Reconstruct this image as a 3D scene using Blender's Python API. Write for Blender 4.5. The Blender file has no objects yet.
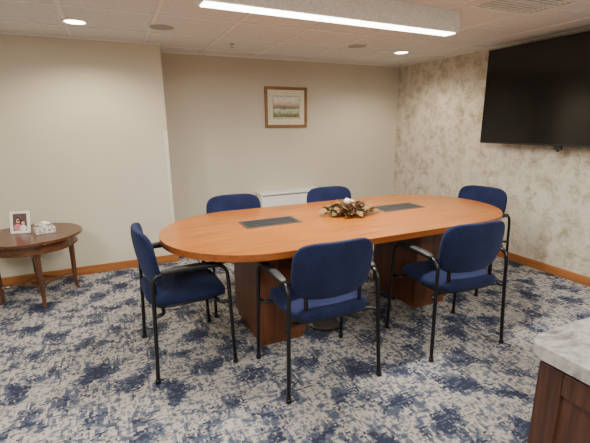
import bpy, bmesh, math, random
import numpy as np
from mathutils import Vector, Matrix, Euler
random.seed(7)
C=bpy.context
def link(o):
    C.scene.collection.objects.link(o); return o
# ------------------------------------------------------------ materials
def srgb(r,g,b):
    f=lambda c:(c/255/12.92) if c/255<=.04045 else ((c/255+.055)/1.055)**2.4
    return (f(r),f(g),f(b),1)
class NT:
    def __init__(s,name,rough=.6,metal=0,spec=.5):
        s.m=bpy.data.materials.new(name); s.m.use_nodes=True
        s.t=s.m.node_tree; s.b=s.t.nodes['Principled BSDF']
        s.b.inputs['Roughness'].default_value=rough; s.b.inputs['Metallic'].default_value=metal
        s.b.inputs['Specular IOR Level'].default_value=spec
    def n(s,typ,**kw):
        nd=s.t.nodes.new(typ)
        for k,v in kw.items():
            if k.startswith('i_'):
                nd.inputs[k[2:]].default_value=v
            else: setattr(nd,k,v)
        return nd
    def l(s,a,b): s.t.links.new(a,b)
    def math(s,op,a,b=None,c=None):
        nd=s.n('ShaderNodeMath',operation=op)
        for i,v in enumerate((a,b,c)):
            if v is None: continue
            if isinstance(v,(int,float)): nd.inputs[i].default_value=v
            else: s.l(v,nd.inputs[i])
        return nd.outputs[0]
    def pos(s,kind='Object'):
        if kind=='World': return s.n('ShaderNodeNewGeometry').outputs['Position']
        return s.n('ShaderNodeTexCoord').outputs[kind]
    def mapping(s,v,scale=(1,1,1),loc=(0,0,0),rot=(0,0,0)):
        nd=s.n('ShaderNodeMapping'); s.l(v,nd.inputs[0])
        nd.inputs['Scale'].default_value=scale; nd.inputs['Location'].default_value=loc; nd.inputs['Rotation'].default_value=rot
        return nd.outputs[0]
    def noise(s,v,scale=5,detail=3,rough=.5,dist=0):
        nd=s.n('ShaderNodeTexNoise'); s.l(v,nd.inputs['Vector'])
        nd.inputs['Scale'].default_value=scale; nd.inputs['Detail'].default_value=detail
        nd.inputs['Roughness'].default_value=rough; nd.inputs['Distortion'].default_value=dist
        return nd.outputs['Fac']
    def ramp(s,f,stops,mode='LINEAR'):
        nd=s.n('ShaderNodeValToRGB'); s.l(f,nd.inputs[0]); cr=nd.color_ramp; cr.interpolation=mode
        while len(cr.elements)<len(stops): cr.elements.new(.5)
        for e,(p,c) in zip(cr.elements,stops): e.position=p; e.color=c
        return nd.outputs[0]
    def mix(s,f,a,b,mode='MIX'):
        nd=s.n('ShaderNodeMix',data_type='RGBA',blend_type=mode)
        for idx,v in ((0,f),(6,a),(7,b)):
            if isinstance(v,(int,float)): nd.inputs[idx].default_value=v
            elif isinstance(v,tuple): nd.inputs[idx].default_value=v
            else: s.l(v,nd.inputs[idx])
        return nd.outputs[2]
    def col(s,c):
        if isinstance(c,tuple): s.b.inputs['Base Color'].default_value=c
        else: s.l(c,s.b.inputs['Base Color'])
        return s
    def bump(s,h,strength=.3,dist=.01):
        nd=s.n('ShaderNodeBump'); s.l(h,nd.inputs['Height']); nd.inputs['Strength'].default_value=strength; nd.inputs['Distance'].default_value=dist
        s.l(nd.outputs[0],s.b.inputs['Normal']); return s
def simple(name,c,rough=.5,metal=0,spec=.5,nscale=60,var=.06):
    t=NT(name,rough,metal,spec)
    n=t.noise(t.pos(),nscale,2)
    d=tuple(max(0,x*(1-var*2)) for x in c[:3])+(1,); e=tuple(min(1,x*(1+var)) for x in c[:3])+(1,)
    t.col(t.ramp(n,[(.3,d),(.7,e)])); return t.m
def emis(name,c,st):
    t=NT(name); t.b.inputs['Emission Color'].default_value=c; t.b.inputs['Emission Strength'].default_value=st
    t.col((.9,.9,.9,1)); return t.m
def paint(name,c):
    t=NT(name,.85,0,.2); p=t.pos('World')
    n=t.noise(p,1.3,2); f=t.noise(p,220,2)
    d=tuple(x*.95 for x in c[:3])+(1,)
    t.col(t.ramp(n,[(.35,d),(.65,c)])); t.bump(f,.15,.002); return t.m
def wood(name,c1,c2,axis=0,rough=.35,scale=1,bands=14,coat=0):
    t=NT(name,rough,0,.45); p=t.pos()
    sc=[bands*scale]*3; sc[axis]=bands*scale*.06
    v=t.mapping(p,tuple(sc))
    n=t.noise(v,2.2,6,.6,.35)
    sc2=[90*scale]*3; sc2[axis]=3*scale
    f=t.noise(t.mapping(p,tuple(sc2)),1.5,3,.6)
    g=t.math('ADD',t.math('MULTIPLY',n,.7),t.math('MULTIPLY',f,.3))
    t.col(t.ramp(g,[(.36,c1),(.62,c2)])); t.bump(f,.05,.002)
    if coat: t.b.inputs['Coat Weight'].default_value=coat; t.b.inputs['Coat Roughness'].default_value=.15
    return t.m
M={}
M['wall_left']=paint('paint_cream',srgb(209,201,182))
M['wall_back']=paint('paint_beige',srgb(197,188,171))
M['white']=simple('white_enamel',srgb(232,230,224),.5)
M['black_metal']=simple('black_metal',srgb(18,18,22),.35,.2)
M['black_plastic']=simple('black_plastic',srgb(24,24,27),.5)
M['grey_plastic']=simple('grey_plastic',srgb(62,60,60),.5)
M['dark_slot']=simple('dark_slot',srgb(20,20,22),.7)
M['chrome']=simple('brushed_chrome',srgb(190,190,190),.25,1)
M['base_wood']=wood('baseboard_wood',srgb(138,84,44),srgb(170,110,60),1,.4)
M['base_wood_x']=wood('baseboard_wood_x',srgb(138,84,44),srgb(170,110,60),0,.4)
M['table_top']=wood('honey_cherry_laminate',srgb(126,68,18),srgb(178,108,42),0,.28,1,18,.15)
M['table_edge']=wood('table_edge_wood',srgb(120,62,22),srgb(148,84,34),0,.35)
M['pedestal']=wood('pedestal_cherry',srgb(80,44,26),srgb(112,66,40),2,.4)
M['walnut']=wood('dark_walnut',srgb(66,38,22),srgb(104,64,38),0,.3,2,14,.2)
M['walnut_z']=wood('dark_walnut_z',srgb(62,36,22),srgb(98,60,36),2,.3,2,14,.2)
M['cab_wood']=wood('cabinet_mahogany',srgb(44,24,17),srgb(78,47,33),2,.45,1.4,16)
M['gold']=wood('gilt_frame_wood',srgb(104,70,34),srgb(150,108,58),0,.4,3)
M['mat']=simple('mat_board',srgb(214,206,182),.9)
M['lens']=emis('lit_lens',(1,.97,.91,1),14)
M['lens_dl']=emis('lit_downlight_lens',(1,.91,.76,1),22)
def fabric():
    t=NT('navy_fabric',.95,0,.15); p=t.pos()
    n=t.noise(p,260,2); n2=t.noise(p,7,2)
    g=t.math('ADD',t.math('MULTIPLY',n,.6),t.math('MULTIPLY',n2,.4))
    t.col(t.ramp(g,[(.35,srgb(17,22,47)),(.65,srgb(33,41,74))])); t.bump(n,.45,.004)
    t.b.inputs['Sheen Weight'].default_value=.2; t.b.inputs['Sheen Tint'].default_value=srgb(130,140,180)
    return t.m
M['fabric']=fabric()
def carpet():
    t=NT('patterned_carpet',1,0,.05); p=t.pos('World')
    sn=t.n('ShaderNodeVectorMath',operation='SNAP'); t.l(p,sn.inputs[0]); sn.inputs[1].default_value=(.010,.010,1)
    q=sn.outputs[0]
    sx=t.n('ShaderNodeSeparateXYZ'); t.l(q,sx.inputs[0]); X,Y=sx.outputs[0],sx.outputs[1]
    wob=t.noise(t.mapping(q,(1,1,0)),1.6,2)
    a=t.math('SINE',t.math('ADD',t.math('MULTIPLY',X,2*math.pi/.42),t.math('MULTIPLY',wob,4)))
    b=t.math('SINE',t.math('ADD',t.math('MULTIPLY',Y,2*math.pi/.40),t.math('MULTIPLY',wob,3)))
    motif=t.math('MULTIPLY',a,b)
    big=t.noise(t.mapping(q,(1,1,0)),5.5,2,.5,.6)
    strokeA=t.noise(t.mapping(q,(13,42,0)),1,1,.5)
    strokeB=t.noise(t.mapping(q,(42,13,0),(3.3,7.1,0)),1,1,.5)
    fine=t.noise(t.mapping(q,(66,66,0)),1,0)
    # layer 1 : slate/grey ground broken by cream brush marks
    g=t.math('ADD',t.math('MULTIPLY',strokeA,.5),t.math('MULTIPLY',strokeB,.5))
    g=t.math('ADD',g,t.math('MULTIPLY',t.math('SUBTRACT',big,.5),-.34))
    g=t.math('ADD',g,t.math('MULTIPLY',motif,.045))
    cream=srgb(180,174,166); sand=srgb(146,143,141); slate=srgb(112,117,129); blue=srgb(86,92,108); navy=srgb(58,63,82)
    ground=t.ramp(g,[(0,blue),(.43,slate),(.48,sand),(.508,cream),(.60,sand),(.63,slate)],'CONSTANT')
    # layer 2 : navy patches
    k=t.math('ADD',t.math('MULTIPLY',big,.46),t.math('MULTIPLY',motif,-.065))
    k=t.math('ADD',k,t.math('MULTIPLY',strokeA,.38)); k=t.math('ADD',k,t.math('MULTIPLY',fine,.22))
    mask=t.ramp(k,[(0,(0,0,0,1)),(.578,(.5,.5,.5,1)),(.602,(1,1,1,1))],'CONSTANT')
    c=t.mix(mask,ground,navy)
    pile=t.noise(t.mapping(p,(1,1,1)),420,2)
    c2=t.mix(.35,c,t.ramp(pile,[(.3,(.45,.45,.45,1)),(.7,(1,1,1,1))]),'MULTIPLY')
    t.col(c2); t.bump(pile,.5,.006); return t.m
M['carpet']=carpet()
def wallpaper():
    t=NT('mottled_damask_wallpaper',.6,0,.3); p=t.pos('World')
    wp=t.n('ShaderNodeTexNoise'); t.l(p,wp.inputs['Vector']); wp.inputs['Scale'].default_value=4; wp.inputs['Detail'].default_value=3
    off=t.n('ShaderNodeVectorMath',operation='MULTIPLY_ADD'); t.l(wp.outputs['Color'],off.inputs[0]); off.inputs[1].default_value=(.35,.35,.35); t.l(p,off.inputs[2])
    vor=t.n('ShaderNodeTexVoronoi',feature='SMOOTH_F1'); t.l(t.mapping(off.outputs[0],(1,1,.75)),vor.inputs['Vector']); vor.inputs['Scale'].default_value=9; vor.inputs['Smoothness'].default_value=.4
    a=t.noise(p,6,5,.7,1.0)
    b=t.noise(t.mapping(p,(1,16,42)),1,4,.6)
    c=t.noise(t.mapping(p,(1,42,14)),1,3,.6)
    f=t.noise(p,55,4,.75)
    g=t.math('ADD',t.math('MULTIPLY',a,.45),t.math('MULTIPLY',b,.13)); g=t.math('ADD',g,t.math('MULTIPLY',c,.12)); g=t.math('ADD',g,t.math('MULTIPLY',f,.30))
    g=t.math('ADD',g,t.math('MULTIPLY',t.math('SUBTRACT',vor.outputs['Distance'],.4),.18))
    t.col(t.ramp(g,[(.38,srgb(154,143,121)),(.46,srgb(180,169,149)),(.54,srgb(203,194,177)),(.60,srgb(210,203,188)),(.67,srgb(184,174,155))]))
    t.bump(f,.25,.003); return t.m
M['wallpaper']=wallpaper()
def tile():
    t=NT('ceiling_tile',.95,0,.1); p=t.pos('World')
    f=t.noise(p,110,3,.7); t.col(t.ramp(f,[(.34,srgb(190,187,183)),(.44,srgb(221,219,215)),(.7,srgb(229,227,224))]))
    t.bump(f,.4,.004); return t.m
M['tile']=tile()
def marble():
    t=NT('marble_laminate',.25,0,.5); p=t.pos()
    a=t.noise(t.mapping(p,(1,1.6,1)),7,8,.65,1.2)
    b=t.noise(p,40,3)
    g=t.math('ADD',t.math('MULTIPLY',a,.85),t.math('MULTIPLY',b,.15))
    t.col(t.ramp(g,[(.36,srgb(108,104,102)),(.46,srgb(144,141,138)),(.56,srgb(174,171,167)),(.7,srgb(150,146,142))])); return t.m
M['marble']=marble()
def screen():
    t=NT('tv_screen_glass',.12,0,.5); n=t.noise(t.pos(),3,1)
    t.col(t.ramp(n,[(.3,(.003,.003,.004,1)),(.7,(.005,.005,.006,1))])); return t.m
M['screen']=screen()
def landscape():
    t=NT('landscape_print',.6,0,.3); p=t.pos()  # local x right, z up, origin centre
    s=t.n('ShaderNodeSeparateXYZ'); t.l(p,s.inputs[0])
    n=t.noise(t.mapping(p,(14,1,30)),1,5,.7); n2=t.noise(t.mapping(p,(40,1,26)),1,3,.7)
    z=t.math('ADD',s.outputs[2],t.math('MULTIPLY',t.math('SUBTRACT',n,.5),.10))
    z=t.math('MULTIPLY_ADD',z,1/.26,.5)
    base=t.ramp(z,[(.0,srgb(92,104,70)),(.16,srgb(128,136,92)),(.27,srgb(176,180,150)),(.40,srgb(202,204,186)),(.47,srgb(112,120,92)),(.56,srgb(168,140,120)),(.66,srgb(206,190,170)),(.8,srgb(222,216,200)),(1,srgb(214,212,202))])
    spk=t.ramp(n2,[(.38,(.45,.45,.4,1)),(.5,(1,1,1,1))])
    t.col(t.mix(.7,base,spk,'MULTIPLY')); return t.m
M['landscape']=landscape()
# ------------------------------------------------------------ mesh helpers
def obj(name,bm,mat,parent=None,loc=(0,0,0),rot=(0,0,0),smooth=False,mats=None):
    me=bpy.data.meshes.new(name); bmesh.ops.recalc_face_normals(bm,faces=bm.faces[:]); bm.to_mesh(me); bm.free()
    for m in (mats or [mat]): me.materials.append(m)
    if smooth:
        for p in me.polygons: p.use_smooth=True
    o=bpy.data.objects.new(name,me); link(o); o.location=loc; o.rotation_euler=rot
    if parent: o.parent=parent
    return o
def empty(name,loc=(0,0,0),rotz=0):
    e=bpy.data.objects.new(name,None); link(e); e.location=loc; e.rotation_euler=(0,0,rotz); e.empty_display_size=.1; return e
def add_box(bm,x0,x1,y0,y1,z0,z1,bev=0,mi=0,segs=2):
    r=bmesh.ops.create_cube(bm,size=1); vs=r['verts']
    for v in vs: v.co=Vector(((x0+x1)/2+v.co.x*(x1-x0),(y0+y1)/2+v.co.y*(y1-y0),(z0+z1)/2+v.co.z*(z1-z0)))
    fs=list({f for v in vs for f in v.link_faces})
    for f in fs: f.material_index=mi
    if bev:
        es=list({e for v in vs for e in v.link_edges})
        r=bmesh.ops.bevel(bm,geom=es,offset=bev,segments=segs,affect='EDGES',profile=.5)
        for f in r['faces']: f.material_index=mi
def box(name,x0,x1,y0,y1,z0,z1,mat,parent=None,bev=0,**k):
    """origin at centre"""
    bm=bmesh.new(); cx,cy,cz=(x0+x1)/2,(y0+y1)/2,(z0+z1)/2
    add_box(bm,x0-cx,x1-cx,y0-cy,y1-cy,z0-cz,z1-cz,bev); return obj(name,bm,mat,parent,(cx,cy,cz),**k)
def add_prism(bm,pts,z0,z1,bev=0,mi=0,side_mi=None,segs=3):
    lo=[bm.verts.new((x,y,z0)) for x,y in pts]; hi=[bm.verts.new((x,y,z1)) for x,y in pts]
    n=len(pts); side=[]
    b=bm.faces.new(lo[::-1]); t=bm.faces.new(hi); b.material_index=t.material_index=mi
    for i in range(n):
        f=bm.faces.new((lo[i],lo[(i+1)%n],hi[(i+1)%n],hi[i])); f.material_index=mi if side_mi is None else side_mi
    if bev:
        es=[e for e in t.edges]+[e for e in b.edges]
        r=bmesh.ops.bevel(bm,geom=es,offset=bev,segments=segs,affect='EDGES',profile=.5)
        for f in r['faces']: f.material_index=mi if side_mi is None else side_mi
def add_lathe(bm,prof,n=32,c=(0,0),mi=0,caps=True):
    rings=[]
    for r,z in prof:
        rings.append([bm.verts.new((c[0]+r*math.cos(2*math.pi*i/n),c[1]+r*math.sin(2*math.pi*i/n),z)) for i in range(n)])
    for a,b in zip(rings,rings[1:]):
        for i in range(n):
            f=bm.faces.new((a[i],a[(i+1)%n],b[(i+1)%n],b[i])); f.material_index=mi
    if caps:
        bm.faces.new(rings[0][::-1]).material_index=mi; bm.faces.new(rings[-1]).material_index=mi
def catmull(pts,sub=6):
    P=[Vector(p) for p in pts]; P=[P[0]*2-P[1]]+P+[P[-1]*2-P[-2]]; out=[]
    for i in range(1,len(P)-2):
        for k in range(sub):
            t=k/sub; a,b,c,d=P[i-1:i+3]
            out.append(.5*((2*b)+(c-a)*t+(2*a-5*b+4*c-d)*t*t+(3*b-a-3*c+d)*t**3))
    out.append(P[-2]); return out
def add_tube(bm,pts,r,n=10,sub=6,smooth=True,mi=0,taper=None):
    path=catmull(pts,sub) if smooth else [Vector(p) for p in pts]
    T=(path[1]-path[0]).normalized(); N=T.orthogonal().normalized(); rings=[]
    for i,p in enumerate(path):
        t=(path[min(i+1,len(path)-1)]-path[max(i-1,0)]).normalized()
        N=(N-t*N.dot(t)).normalized(); B=t.cross(N)
        rr=r if taper is None else r+(taper-r)*i/(len(path)-1)
        rings.append([bm.verts.new(p+N*rr*math.cos(2*math.pi*k/n)+B*rr*math.sin(2*math.pi*k/n)) for k in range(n)])
    for a,b in zip(rings,rings[1:]):
        for k in range(n):
            f=bm.faces.new((a[k],a[(k+1)%n],b[(k+1)%n],b[k])); f.material_index=mi
    bm.faces.new(rings[0][::-1]); bm.faces.new(rings[-1])
def add_super(bm,a,b,c,e1,e2,deform=None,nu=48,nv=24):
    """superellipsoid; outline in XY exponent e2, profile in Z exponent e1"""
    sg=lambda v,e: math.copysign(abs(v)**e,v)
    rings=[]
    for j in range(1,nv):
        ph=-math.pi/2+math.pi*j/nv; ring=[]
        for i in range(nu):
            th=2*math.pi*i/nu
            p=Vector((a*sg(math.cos(ph),e1)*sg(math.cos(th),e2),b*sg(math.cos(ph),e1)*sg(math.sin(th),e2),c*sg(math.sin(ph),e1)))
            ring.append(p)
        rings.append(ring)
    bot=Vector((0,0,-c)); top=Vector((0,0,c))
    d=deform or (lambda p:p)
    R=[[bm.verts.new(d(p)) for p in r] for r in rings]; vb=bm.verts.new(d(bot)); vt=bm.verts.new(d(top))
    for x,y in zip(R,R[1:]):
        for i in range(nu): bm.faces.new((x[i],x[(i+1)%nu],y[(i+1)%nu],y[i]))
    for i in range(nu):
        bm.faces.new((vb,R[0][(i+1)%nu],R[0][i])); bm.faces.new((vt,R[-1][i],R[-1][(i+1)%nu]))
def rrect(x0,x1,y0,y1,r,n=6):
    pts=[]
    for cx,cy,a in ((x1-r,y1-r,0),(x0+r,y1-r,90),(x0+r,y0+r,180),(x1-r,y0+r,270)):
        for i in range(n+1):
            t=math.radians(a+90*i/n); pts.append((cx+r*math.cos(t),cy+r*math.sin(t)))
    return pts
# ------------------------------------------------------------ room
XR,YB,YL,H,XC=3.80,4.74,4.30,2.224,.545
XW,YF=-2.9,-2.2
box('floor',XW-.1,XR+.1,YF-.1,YB+.1,-.08,0,M['carpet'])
box('ceiling',XW-.1,XR+.1,YF-.1,YB+.1,H,H+.08,M['tile'])
box('wall_right',XR,XR+.1,YF-.1,YB+.1,0,H,M['wallpaper'])
box('wall_back',XC,XR,YB,YB+.1,0,H,M['wall_back'])
box('wall_projecting',XW,XC,YL,YB+.1,0,H,M['wall_left'])
box('wall_left',XW-.1,XW,YF-.1,YB+.1,0,H,M['wall_left'])
box('wall_rear',XW,XR,YF-.1,YF,0,H,M['wall_left'])
def baseboard(name,x0,x1,y0,y1,m):
    box(name,x0,x1,y0,y1,0,.085,m,bev=.004)
baseboard('baseboard_right',XR-.014,XR,YF,YB,M['base_wood'])
baseboard('baseboard_back',XC,XR-.014,YB-.014,YB,M['base_wood_x'])
baseboard('baseboard_projecting',XW,XC+.014,YL-.014,YL,M['base_wood_x'])
baseboard('baseboard_return',XC,XC+.014,YL,YB-.014,M['base_wood'])
baseboard('baseboard_left',XW,XW+.014,YF,YL-.014,M['base_wood'])
# corner guard
bm=bmesh.new(); add_box(bm,XC-.035,XC+.004,YL-.004,YL,.09,1.40,.001); add_box(bm,XC,XC+.004,YL-.004,YL+.035,.09,1.40,.001)
obj('trim_corner_guard',bm,simple('corner_guard_vinyl',srgb(220,212,196),.35))
# ceiling grid T-bars
bm=bmesh.new(); w=.012
gx=-2.65
x=gx
while x<XR:
    if x>XW: add_box(bm,x-w,x+w,YF,YB,H-.006,H)
    x+=.61
y=YB-.30
while y>YF:
    add_box(bm,XW,XR,y-w,y+w,H-.007,H)
    y-=.61
for a in ((XC,XR,YB-.02,YB),(XW,XC,YL-.02,YL)): add_box(bm,*a,H-.012,H)
add_box(bm,XR-.02,XR,YF,YB,H-.012,H)
obj('ceiling_grid',bm,M['white'])
# linear fixture
e=empty('linear_light_fixture',(2.38,2.39,H),math.radians(2))
LX0,LX1=-1.86,0
bm=bmesh.new(); add_box(bm,LX0,LX1,-.07,.06,-.14,0,.004); obj('housing',bm,M['white'],e)
bm=bmesh.new(); add_box(bm,LX0+.01,LX1-.01,-.045,.05,-.146,-.139,.002); obj('lens',bm,M['lens'],e)
def area(name,loc,sx,sy,power,col=(1,.9,.76),rot=(0,0,0),parent=None):
    l=bpy.data.lights.new(name,'AREA'); l.shape='RECTANGLE'; l.size=sx; l.size_y=sy; l.energy=power; l.color=col
    o=bpy.data.objects.new(name,l); link(o); o.location=loc; o.rotation_euler=rot
    if parent: o.parent=parent
    return o
area('tube_light',(-.93,.0,-.15),1.82,.07,84,col=(1,.95,.87),parent=e)
# unseen troffers, added as general fill for the room
for i,(x,y) in enumerate(((-1.3,1.2),(.2,-.9),(2.5,-.3))):
    e=empty('fill_troffer',(x,y,H))
    bm=bmesh.new()
    for a in ((-.3,.3,-.6,-.57),(-.3,.3,.57,.6),(-.3,-.27,-.57,.57),(.27,.3,-.57,.57)): add_box(bm,*a,-.012,0)
    obj('frame',bm,M['white'],e)
    bm=bmesh.new(); add_box(bm,-.27,.27,-.57,.57,-.006,-.001); obj('lens',bm,M['lens'],e)
    area('tube_light',(0,0,-.02),.5,1.1,50,col=(1,.95,.87),parent=e)  # emitter of the added fill panel
# downlights
for x,y,p in ((-.14,3.66,16),(3.08,3.82,16)):
    e=empty('recessed_downlight',(x,y,H))
    bm=bmesh.new(); add_lathe(bm,[(.095,-.001),(.095,-.006),(.088,-.012),(.072,-.008),(.072,-.001)],40,caps=False); obj('trim_ring',bm,M['white'],e,smooth=True)
    bm=bmesh.new(); add_lathe(bm,[(.071,-.001),(.071,-.006),(.03,-.010)],32); obj('lens',bm,M['lens_dl'],e)
    l=bpy.data.lights.new('bulb','SPOT'); l.energy=p*4.6; l.spot_size=math.radians(150); l.spot_blend=.6; l.color=(1,.86,.66); l.shadow_soft_size=.05
    o=bpy.data.objects.new('bulb',l); link(o); o.location=(0,0,-.02); o.parent=e
# ceiling speakers
for x,y,r in ((.48,3.57,.11),(2.39,3.66,.11)):
    bm=bmesh.new(); add_lathe(bm,[(r,0),(r,-.006),(r-.01,-.01)],40)
    add_lathe(bm,[(r-.012,-.009),(r-.014,-.012),(.01,-.014)],40,mi=1)
    obj('ceiling_speaker',bm,None,loc=(x,y,H),mats=[M['white'],simple('speaker_grille',srgb(165,162,158),.6,.3)])
bm=bmesh.new(); add_lathe(bm,[(.03,0),(.03,-.004),(.012,-.008),(.008,-.03),(.014,-.034),(.014,-.037)],20)
obj('fire_sprinkler',bm,M['chrome'],loc=(1.2,4.07,H))
# vent
bm=bmesh.new()
for a in ((-.3,.3,-.2,-.17),(-.3,.3,.17,.2),(-.3,-.27,-.17,.17),(.27,.3,-.17,.17)): add_box(bm,*a,-.01,0)
add_box(bm,-.27,.27,-.17,.17,-.002,0,mi=1)
for i in range(9): add_box(bm,-.27,.27,-.155+i*.037,-.14+i*.037,-.008,-.002)
obj('ceiling_air_vent',bm,None,loc=(2.62,2.0,H),mats=[M['white'],M['grey_plastic']])
# ------------------------------------------------------------ conference table
TX,TY=1.585,2.53
T=empty('conference_table',(TX,TY,0))
def stadium(hl,hw,n=40):
    pts=[]; c=hl-hw
    for i in range(n+1):
        t=-math.pi/2+math.pi*i/n; pts.append((c+hw*math.cos(t),hw*math.sin(t)))
    for i in range(n+1):
        t=math.pi/2+math.pi*i/n; pts.append((-c+hw*math.cos(t),hw*math.sin(t)))
    return pts
bm=bmesh.new(); add_prism(bm,stadium(1.365,.60),.722,.762,.007,0,1)
obj('top',bm,None,T,mats=[M['table_top'],M['table_edge']])
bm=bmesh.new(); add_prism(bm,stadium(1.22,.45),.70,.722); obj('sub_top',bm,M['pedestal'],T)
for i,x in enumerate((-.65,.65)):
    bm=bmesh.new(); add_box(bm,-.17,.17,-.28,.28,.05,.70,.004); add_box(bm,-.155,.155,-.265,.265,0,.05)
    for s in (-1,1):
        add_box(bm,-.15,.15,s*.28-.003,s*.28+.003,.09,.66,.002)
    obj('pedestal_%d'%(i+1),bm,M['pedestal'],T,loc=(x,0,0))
    bm=bmesh.new(); add_prism(bm,rrect(-.21,.21,-.11,.11,.012),.762,.765,.001)
    for k in range(3): add_box(bm,-.19,.19,-.085+k*.06,-.04+k*.06,.7645,.767,.001,mi=1)
    add_box(bm,-.20,.20,.095,.10,.7645,.7665,mi=2)
    obj('power_hatch_%d'%(i+1),bm,None,T,loc=(-.59 if i==0 else .56,.08,0),mats=[M['grey_plastic'],M['dark_slot'],M['chrome']])
# floor outlet
bm=bmesh.new(); add_lathe(bm,[(.13,0),(.13,.006),(.12,.010),(.10,.010)],40); add_lathe(bm,[(.10,.008),(.098,.013),(.02,.014)],40,mi=1)
obj('floor_outlet_cover',bm,None,loc=(1.32,2.36,0),mats=[M['chrome'],M['grey_plastic']])
# ------------------------------------------------------------ chairs
def chair_parts():
    parts=[]
    def mk(name,bm,mat,smooth=True):
        me=bpy.data.meshes.new(name); bmesh.ops.recalc_face_normals(bm,faces=bm.faces[:]); bm.to_mesh(me); bm.free(); me.materials.append(mat)
        if smooth:
            for p in me.polygons: p.use_smooth=True
        parts.append((name,me))
    for nm,s in (('left',-1),('right',1)):
        bm=bmesh.new()
        add_tube(bm,[(s*.29,-.235,0),(s*.283,-.225,.2),(s*.276,-.215,.45),(s*.273,-.212,.58),(s*.273,-.195,.63),(s*.274,-.15,.65),
                     (s*.28,0,.653),(s*.287,.13,.655),(s*.289,.18,.645),(s*.291,.207,.61),(s*.293,.214,.55),(s*.298,.222,.3),(s*.303,.232,0)],.0115,10,6)
        add_lathe(bm,[(.016,0),(.016,.02),(.013,.025)],12,(s*.29,-.235)); add_lathe(bm,[(.016,0),(.016,.02),(.013,.025)],12,(s*.303,.232))
        mk('side_frame_'+nm,bm,M['black_metal'])
        bm=bmesh.new(); add_super(bm,.026,.165,.014,.6,.5,lambda p,s=s:Vector((p.x+s*.281+p.y*s*.03,p.y+.0,p.z+.668-.25*p.y*p.y)),24,12)
        mk('arm_pad_'+nm,bm,M['black_plastic'])
    bm=bmesh.new()
    for y,z in ((-.16,.41),(.16,.41)):
        add_tube(bm,[(-.283,y-.05 if y<0 else y+.057,z),(-.24,y,z),(0,y,z),(.24,y,z),(.283,y-.05 if y<0 else y+.057,z)],.011,8,4)
    for s in (-1,1):
        add_tube(bm,[(s*.17,.16,.415),(s*.17,-.05,.415),(s*.17,-.15,.42),(s*.165,-.19,.45),(s*.165,-.19,.52),(s*.165,-.188,.60)],.012,8,5)
    mk('under_frame',bm,M['black_metal'])
    bm=bmesh.new()
    def ds(p):
        x,y,z=p
        w=1-.06*max(0,-y/.23)
        z2=z-.03*max(0,(y-.12)/.12)**2*(1 if y>.12 else 0)+(.012*(1-(x/.25)**2) if z>0 else 0)
        return Vector((x*w,y,z2+.462))
    add_super(bm,.252,.238,.036,.55,.42,ds,56,24); mk('seat_cushion',bm,M['fabric'])
    bm=bmesh.new(); add_super(bm,.225,.21,.012,.3,.4,lambda p:p+Vector((0,0,.428)),40,10); mk('seat_pan',bm,M['black_plastic'])
    bm=bmesh.new()
    # back: local x width, y->z height, z->thickness
    def db(p):
        x,y,z=p
        w=1.0-.07*max(0,-y/.165)**1.5 - .035*max(0,y/.165)**2
        hh=y
        fwd=z+ .9*x*x + .10*hh*hh*4
        lean=-.17*hh
        return Vector((x*w,-.232+fwd+lean,.706+hh))
    add_super(bm,.240,.162,.025,.45,.42,db,72,28); mk('back_cushion',bm,M['fabric'])
    return parts
CP=chair_parts()
def chair(x,y,deg):
    e=empty('upholstered_armchair',(x,y,0),math.radians(deg))
    for n,me in CP:
        o=bpy.data.objects.new(n,me); link(o); o.parent=e
chair(1.015,1.91,-1)        # near centre
chair(1.985,1.86,-4)      # near right
chair(.325,2.46,-87)      # left end, facing +x
chair(.91,3.05,180)
chair(1.84,3.04,180)
chair(2.905,2.55,98)
# ------------------------------------------------------------ centrepiece
CPc=empty('dried_flower_centerpiece',(1.65,2.59,.7625))
bm=bmesh.new(); add_lathe(bm,[(.05,0),(.075,.01),(.11,.04),(.118,.048),(.108,.045),(.07,.018),(.02,.014)],36)
obj('wicker_dish',bm,simple('wicker',srgb(100,70,42),.8),CPc,smooth=True)
bm=bmesh.new()
for i in range(120):
    a=random.uniform(0,2*math.pi); r0=random.uniform(0,.07); L=random.uniform(.09,.17)
    dx,dy=math.cos(a),math.sin(a)*.7; z=random.uniform(.02,.07)
    add_tube(bm,[(dx*r0,dy*r0,z),(dx*(r0+L*.5),dy*(r0+L*.5),z+random.uniform(0,.04)),(dx*(r0+L),dy*(r0+L),max(.006,z+random.uniform(-.06,.05)))],.0026,5,3,taper=.0008)
obj('twigs',bm,simple('twig',srgb(104,76,46),.9),CPc)
def leaves(name,col,n,rmin,rmax,zmin,zmax,ls):
    bm=bmesh.new()
    for i in range(n):
        a=random.uniform(0,2*math.pi); r=random.uniform(rmin,rmax); z=random.uniform(zmin,zmax)*(1.1-r/rmax*.6)+.006
        c=Vector((r*math.cos(a)*1.15,r*math.sin(a)*.8,z)); d=Vector((math.cos(a),math.sin(a),random.uniform(-.2,.9))).normalized()
        sd=d.cross(Vector((0,0,1))).normalized(); up=sd.cross(d); L=ls*random.uniform(.7,1.3); W=L*.32
        rot=random.uniform(-.8,.8); sd=sd*math.cos(rot)+up*math.sin(rot)
        rows=[]
        for k in range(6):
            t=k/5; w=W*math.sin(math.pi*min(.97,t*.92+.05))
            m=c+d*L*t-Vector((0,0,1))*L*.25*t*t
            tr=[m-sd*w+Vector((0,0,.003)),m,m+sd*w+Vector((0,0,.003))]
            for v in tr: v.z=max(v.z,.003)
            rows.append([bm.verts.new(v) for v in tr])
        for p,q in zip(rows,rows[1:]):
            bm.faces.new((p[0],p[1],q[1],q[0])); bm.faces.new((p[1],p[2],q[2],q[1]))
    obj(name,bm,simple(name+'_mat',col,.8,var=.2),CPc)
leaves('dry_leaves',srgb(132,98,54),80,.04,.17,.02,.08,.065)
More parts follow.
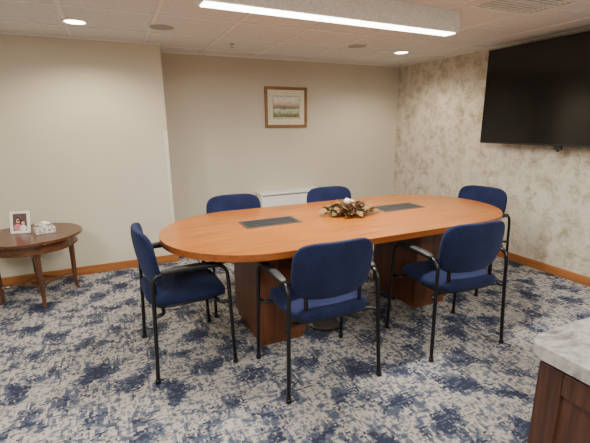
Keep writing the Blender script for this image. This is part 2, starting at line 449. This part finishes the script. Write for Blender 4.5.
leaves('olive_leaves',srgb(78,76,42),50,.04,.16,.02,.07,.06)
leaves('russet_leaves',srgb(108,50,28),34,.03,.14,.02,.08,.055)
leaves('cream_petals',srgb(200,182,152),60,.0,.06,.06,.10,.03)
bm=bmesh.new()
for a in ((-.015,0,.098,.026),(.03,.015,.09,.018)):
    r=bmesh.ops.create_icosphere(bm,subdivisions=3,radius=a[3])
    for v in r['verts']:
        v.co*=1+.15*math.sin(v.co.x*400)*math.sin(v.co.y*380); v.co+=Vector(a[:3])
obj('flower_heads',bm,simple('flower_head',srgb(218,204,186),.8),CPc,smooth=True)
# pine cones lying in the dish
bm=bmesh.new()
for cx,cy,cz,ang in ((.09,-.03,.06,.3),(-.095,.0,.06,2.6),(.03,-.08,.055,-1.2),(-.04,-.06,.06,-2.2)):
    ax=Vector((math.cos(ang),math.sin(ang),.15)).normalized(); u=ax.orthogonal().normalized(); v_=ax.cross(u)
    for j in range(9):
        tt=j/8; rr=.028*math.sin(math.pi*(.15+.8*tt)); 
        for k in range(8):
            th2=2*math.pi*(k+.5*(j%2))/8
            dd=u*math.cos(th2)+v_*math.sin(th2); b0=Vector((cx,cy,cz))+ax*(tt-.5)*.065
            sd=ax.cross(dd)*.009
            q=[b0+sd*.6,b0-sd*.6,b0+dd*rr-sd+ax*.006,b0+dd*(rr+.004)+ax*.009,b0+dd*rr+sd+ax*.006]
            bm.faces.new([bm.verts.new(w_) for w_ in q])
obj('pine_cones',bm,simple('pine_cone',srgb(84,54,34),.85),CPc)
# ------------------------------------------------------------ framed landscape on back wall
P=empty('framed_landscape_picture',(2.06,YB,1.655))
W2,H2=.285,.245
def frame_ring(w,h,b,y0,y1,bev=.004):
    bm=bmesh.new()
    add_box(bm,-w,w,y0,y1,h-b,h,bev); add_box(bm,-w,w,y0,y1,-h,-h+b,bev)
    add_box(bm,-w,-w+b,y0,y1,-h+b*.9,h-b*.9,bev); add_box(bm,w-b,w,y0,y1,-h+b*.9,h-b*.9,bev); return bm
obj('frame',frame_ring(W2,H2,.028,-.025,0),M['gold'],P)
obj('frame_lip',frame_ring(W2-.026,H2-.026,.008,-.018,-.002,.001),simple('dark_gilt',srgb(84,58,34),.5),P)
bm=bmesh.new(); add_box(bm,-W2+.02,W2-.02,-.012,-.004,-H2+.02,H2-.02); obj('mat_board',bm,M['mat'],P)
bm=bmesh.new(); add_box(bm,-.175,.175,-.0135,-.011,-.12,.13); obj('print',bm,M['landscape'],P)
obj('print_border',frame_ring(.181,.137,.004,-.0145,-.0125,0),simple('print_line',srgb(120,100,70),.7),P)
# ------------------------------------------------------------ convector
Cv=empty('wall_convector_heater',(2.05,YB,0))
bm=bmesh.new(); add_box(bm,-.42,.42,-.20,-.015,.06,.60,.008); add_box(bm,-.40,.40,-.18,-.015,0,.06); obj('cabinet',bm,M['white'],Cv)
bm=bmesh.new(); add_box(bm,-.43,.43,-.215,-.002,.60,.625,.006); obj('top_cover',bm,M['white'],Cv)
bm=bmesh.new()
for i in range(5): add_box(bm,-.37,.37,-.203,-.199,.12+i*.03,.135+i*.03)
add_box(bm,-.41,.41,-.2015,-.199,.585,.592)
obj('grille_slots',bm,M['grey_plastic'],Cv)
# ------------------------------------------------------------ TV
TV=empty('wall_mounted_television',(3.65,2.30,1.70))
tw=.83; th=.465
bm=bmesh.new(); add_box(bm,-.008,.022,-tw,tw,-th,th,.004); add_box(bm,.02,.05,-tw*.6,tw*.6,-th*.8,th*.3,.01); obj('housing',bm,M['black_plastic'],TV)
bm=bmesh.new(); add_box(bm,-.0095,-.0075,-tw+.009,tw-.009,-th+.016,th-.009); obj('screen',bm,M['screen'],TV)
bm=bmesh.new(); add_box(bm,.128,.15,-.22,.22,-.2,.2,.003)
for y in (-.18,.18): add_box(bm,.048,.07,y-.02,y+.02,-.3,.3,.003)
add_tube(bm,[(.06,-.18,0),(.1,0,0),(.14,.12,0)],.018,8,4); add_tube(bm,[(.06,.18,0),(.1,.05,0),(.14,-.12,0)],.018,8,4)
obj('mount_bracket',bm,M['black_metal'],TV)
bm=bmesh.new(); add_box(bm,.0,.03,-.035,.035,-th-.03,-th+.002,.004); add_box(bm,.005,.025,-.012,.012,-th-.05,-th-.028,.003); obj('lower_bracket',bm,M['black_plastic'],TV)  # bracket piece of the mount, dropping below the TV
# ------------------------------------------------------------ end table
ET=empty('round_end_table',(-.69,3.89,0))
def scallop(r,n=96,amp=.03):
    return [((r*(1+amp*abs(math.cos(4*t))**.8-amp))*math.cos(t),(r*(1+amp*abs(math.cos(4*t))**.8-amp))*math.sin(t)) for t in [2*math.pi*i/n for i in range(n)]]
bm=bmesh.new(); add_prism(bm,scallop(.385),.548,.57,.006); obj('top',bm,M['walnut'],ET)
bm=bmesh.new(); add_prism(bm,scallop(.33),.465,.548,.002); obj('apron',bm,M['walnut'],ET)
bm=bmesh.new(); add_prism(bm,scallop(.338),.463,.473,.003); obj('apron_bead',bm,M['walnut'],ET)
bm=bmesh.new()
for k in range(4):
    a=math.radians(-90+90*k+12); c=Vector((.275*math.cos(a),.275*math.sin(a),0)); d=Vector((math.cos(a),math.sin(a),0))
    path=[c+Vector((0,0,.465)),c+d*.006+Vector((0,0,.40)),c+d*.002+Vector((0,0,.2)),c+Vector((0,0,.06)),c+d*.02+Vector((0,0,0))]
    add_tube(bm,path,.026,8,5,taper=.013)
    add_tube(bm,[c+Vector((0,0,.47)),c+Vector((0,0,.43))],.031,8,smooth=False)
obj('legs',bm,M['walnut_z'],ET)
bm=bmesh.new()
for k in range(4):
    a=math.radians(-90+90*k+12); a2=a+math.pi/2
    p=Vector((.275*math.cos(a),.275*math.sin(a),.14)); q=Vector((.275*math.cos(a2),.275*math.sin(a2),.14)); 
    add_tube(bm,[p,p*.6*1+Vector((0,0,.056)),q*.6+Vector((0,0,.056)),q],.011,8,5)
obj('stretchers',bm,M['walnut_z'],ET)
# photo frame on end table
PF=empty('tabletop_photo_frame',(-.77,3.93,.5705),math.radians(-12))
tilt=math.radians(-14)
sub=empty('tilted_panel',(0,0,0)); sub.parent=PF; sub.rotation_euler=(tilt,0,0)
bm=bmesh.new()
for a in ((-.075,.075,.168,.19),(-.075,.075,0,.022),(-.075,-.053,.02,.17),(.053,.075,.02,.17)): add_box(bm,a[0],a[1],-.008,.008,a[2],a[3],.003)
add_box(bm,-.06,.06,.0,.006,.01,.18)
obj('frame',bm,M['white'],sub)
bm=bmesh.new(); add_box(bm,-.054,.054,-.004,.0,.02,.17); obj('photo_backdrop',bm,simple('photo_backdrop',srgb(96,70,74),.5,nscale=25,var=.3),sub)
def disc(name,cx,cz,rx,rz,y,mat):
    bm=bmesh.new(); vs=[bm.verts.new((cx+rx*math.cos(t),y,cz+rz*math.sin(t))) for t in [2*math.pi*i/24 for i in range(24)]]; bm.faces.new(vs)
    r=bmesh.ops.extrude_face_region(bm,geom=bm.faces[:]); 
    for v in r['geom']:
        if isinstance(v,bmesh.types.BMVert): v.co.y+=.001
    return obj(name,bm,mat,sub)
skin=simple('photo_skin',srgb(214,164,140),.5); hair=simple('photo_hair',srgb(52,34,28),.5); pink=simple('photo_pink',srgb(206,120,130),.5); whit=simple('photo_white',srgb(225,220,215),.5)
disc('photo_torso_a',-.018,.05,.03,.034,-.0052,pink); disc('photo_torso_b',.024,.045,.026,.028,-.0056,whit)
disc('photo_hair_a',-.014,.112,.023,.028,-.0054,hair); disc('photo_face_a',-.014,.108,.015,.019,-.006,skin)
disc('photo_hair_b',.024,.092,.018,.02,-.0058,hair); disc('photo_face_b',.024,.088,.013,.016,-.0064,skin)
bm=bmesh.new(); add_box(bm,-.02,.02,.0,.004,.0,.12)
o=obj('easel_back',bm,M['black_plastic'],PF,loc=(0,.062,.0),rot=(math.radians(22),0,0))
# tissue box
TB=empty('tissue_box',(-.585,3.87,.5705),math.radians(15))
t=NT('silver_box',.4,.2,.5); n=t.noise(t.mapping(t.pos(),(1,1,1)),45,1,.5,1); t.col(t.ramp(n,[(.42,srgb(150,148,146)),(.5,srgb(222,220,216))],'LINEAR'))
bm=bmesh.new(); add_box(bm,-.075,.075,-.055,.055,0,.05,.005)
obj('box',bm,t.m,TB)
bm=bmesh.new()
for k in range(5):
    rows=[]
    a=k*1.25
    for i in range(9):
        u=i/8
        row=[]
        for j in range(9):
            v=j/8-.5
            r=.012+.05*u; wv=math.sin(v*9+k)*.012*u
            x=(v*.11*(.3+u))*math.cos(a)-(wv+.02*u)*math.sin(a); y=(v*.11*(.3+u))*math.sin(a)*.6+(wv+.02*u)*math.cos(a)
            row.append(bm.verts.new((x,y*.8,.048+.05*math.sin(u*2.2)*(1-.5*abs(v)*2*u))))
        rows.append(row)
    for p,q in zip(rows,rows[1:]):
        for j in range(8): bm.faces.new((p[j],p[j+1],q[j+1],q[j]))
obj('tissue',bm,simple('tissue_paper',srgb(240,238,236),.9),TB,smooth=True)
# ------------------------------------------------------------ counter, lower right
CT=empty('marble_top_credenza',(.985,.63,0))
bm=bmesh.new(); pts=[(1.6,0),(1.6,-.66),(0,-.66)]
for i in range(9):
    t=math.radians(180-90*i/8); pts.append((.05+.05*math.cos(t),-.05+.05*math.sin(t)))
add_prism(bm,pts,.832,.87,.006); obj('countertop',bm,M['marble'],CT)
bm=bmesh.new(); add_box(bm,.03,1.58,-.64,-.03,.07,.832,.003); add_box(bm,.06,1.55,-.62,-.06,0,.07)
# end-panel mouldings
for a in ((-.63,-.57),(-.10,-.035)): add_box(bm,.018,.032,a[0],a[1],.09,.815,.003)
for a in ((.09,.16),(.75,.815)): add_box(bm,.0185,.032,-.57,-.10,a[0],a[1],.003)
obj('cabinet',bm,M['cab_wood'],CT)
bm=bmesh.new()
for k in range(3):
    x0=.06+k*.5
    add_box(bm,x0,x0+.48,-.03,-.012,.10,.81,.004)
    add_box(bm,x0+.06,x0+.42,-.014,-.006,.16,.75,.004)
obj('door_panels',bm,M['cab_wood'],CT)
# ------------------------------------------------------------ world + camera
w=bpy.data.worlds.new('world'); C.scene.world=w; w.use_nodes=True
w.node_tree.nodes['Background'].inputs[0].default_value=(.9,.87,.82,1); w.node_tree.nodes['Background'].inputs[1].default_value=.3
f,th_,ps,ro=395.6,.241,.4291,-.0103
r0=Vector((math.cos(ps),-math.sin(ps),0)); h0=Vector((math.sin(ps),math.cos(ps),0)); z0=Vector((0,0,1))
fw=h0*math.cos(th_)-z0*math.sin(th_); up=h0*math.sin(th_)+z0*math.cos(th_)
c_,s_=math.cos(ro),math.sin(ro)
R=r0*c_+up*s_; U=-r0*s_+up*c_
cam=bpy.data.cameras.new('camera'); co=bpy.data.objects.new('camera',cam); link(co)
m=Matrix.Identity(4)
for i in range(3): m[i][0]=R[i]; m[i][1]=U[i]; m[i][2]=-fw[i]
m.translation=Vector((0,0,1.45)); co.matrix_world=m
cam.sensor_width=36; cam.sensor_fit='HORIZONTAL'; cam.lens=36*f/590; cam.clip_start=.02
C.scene.camera=co
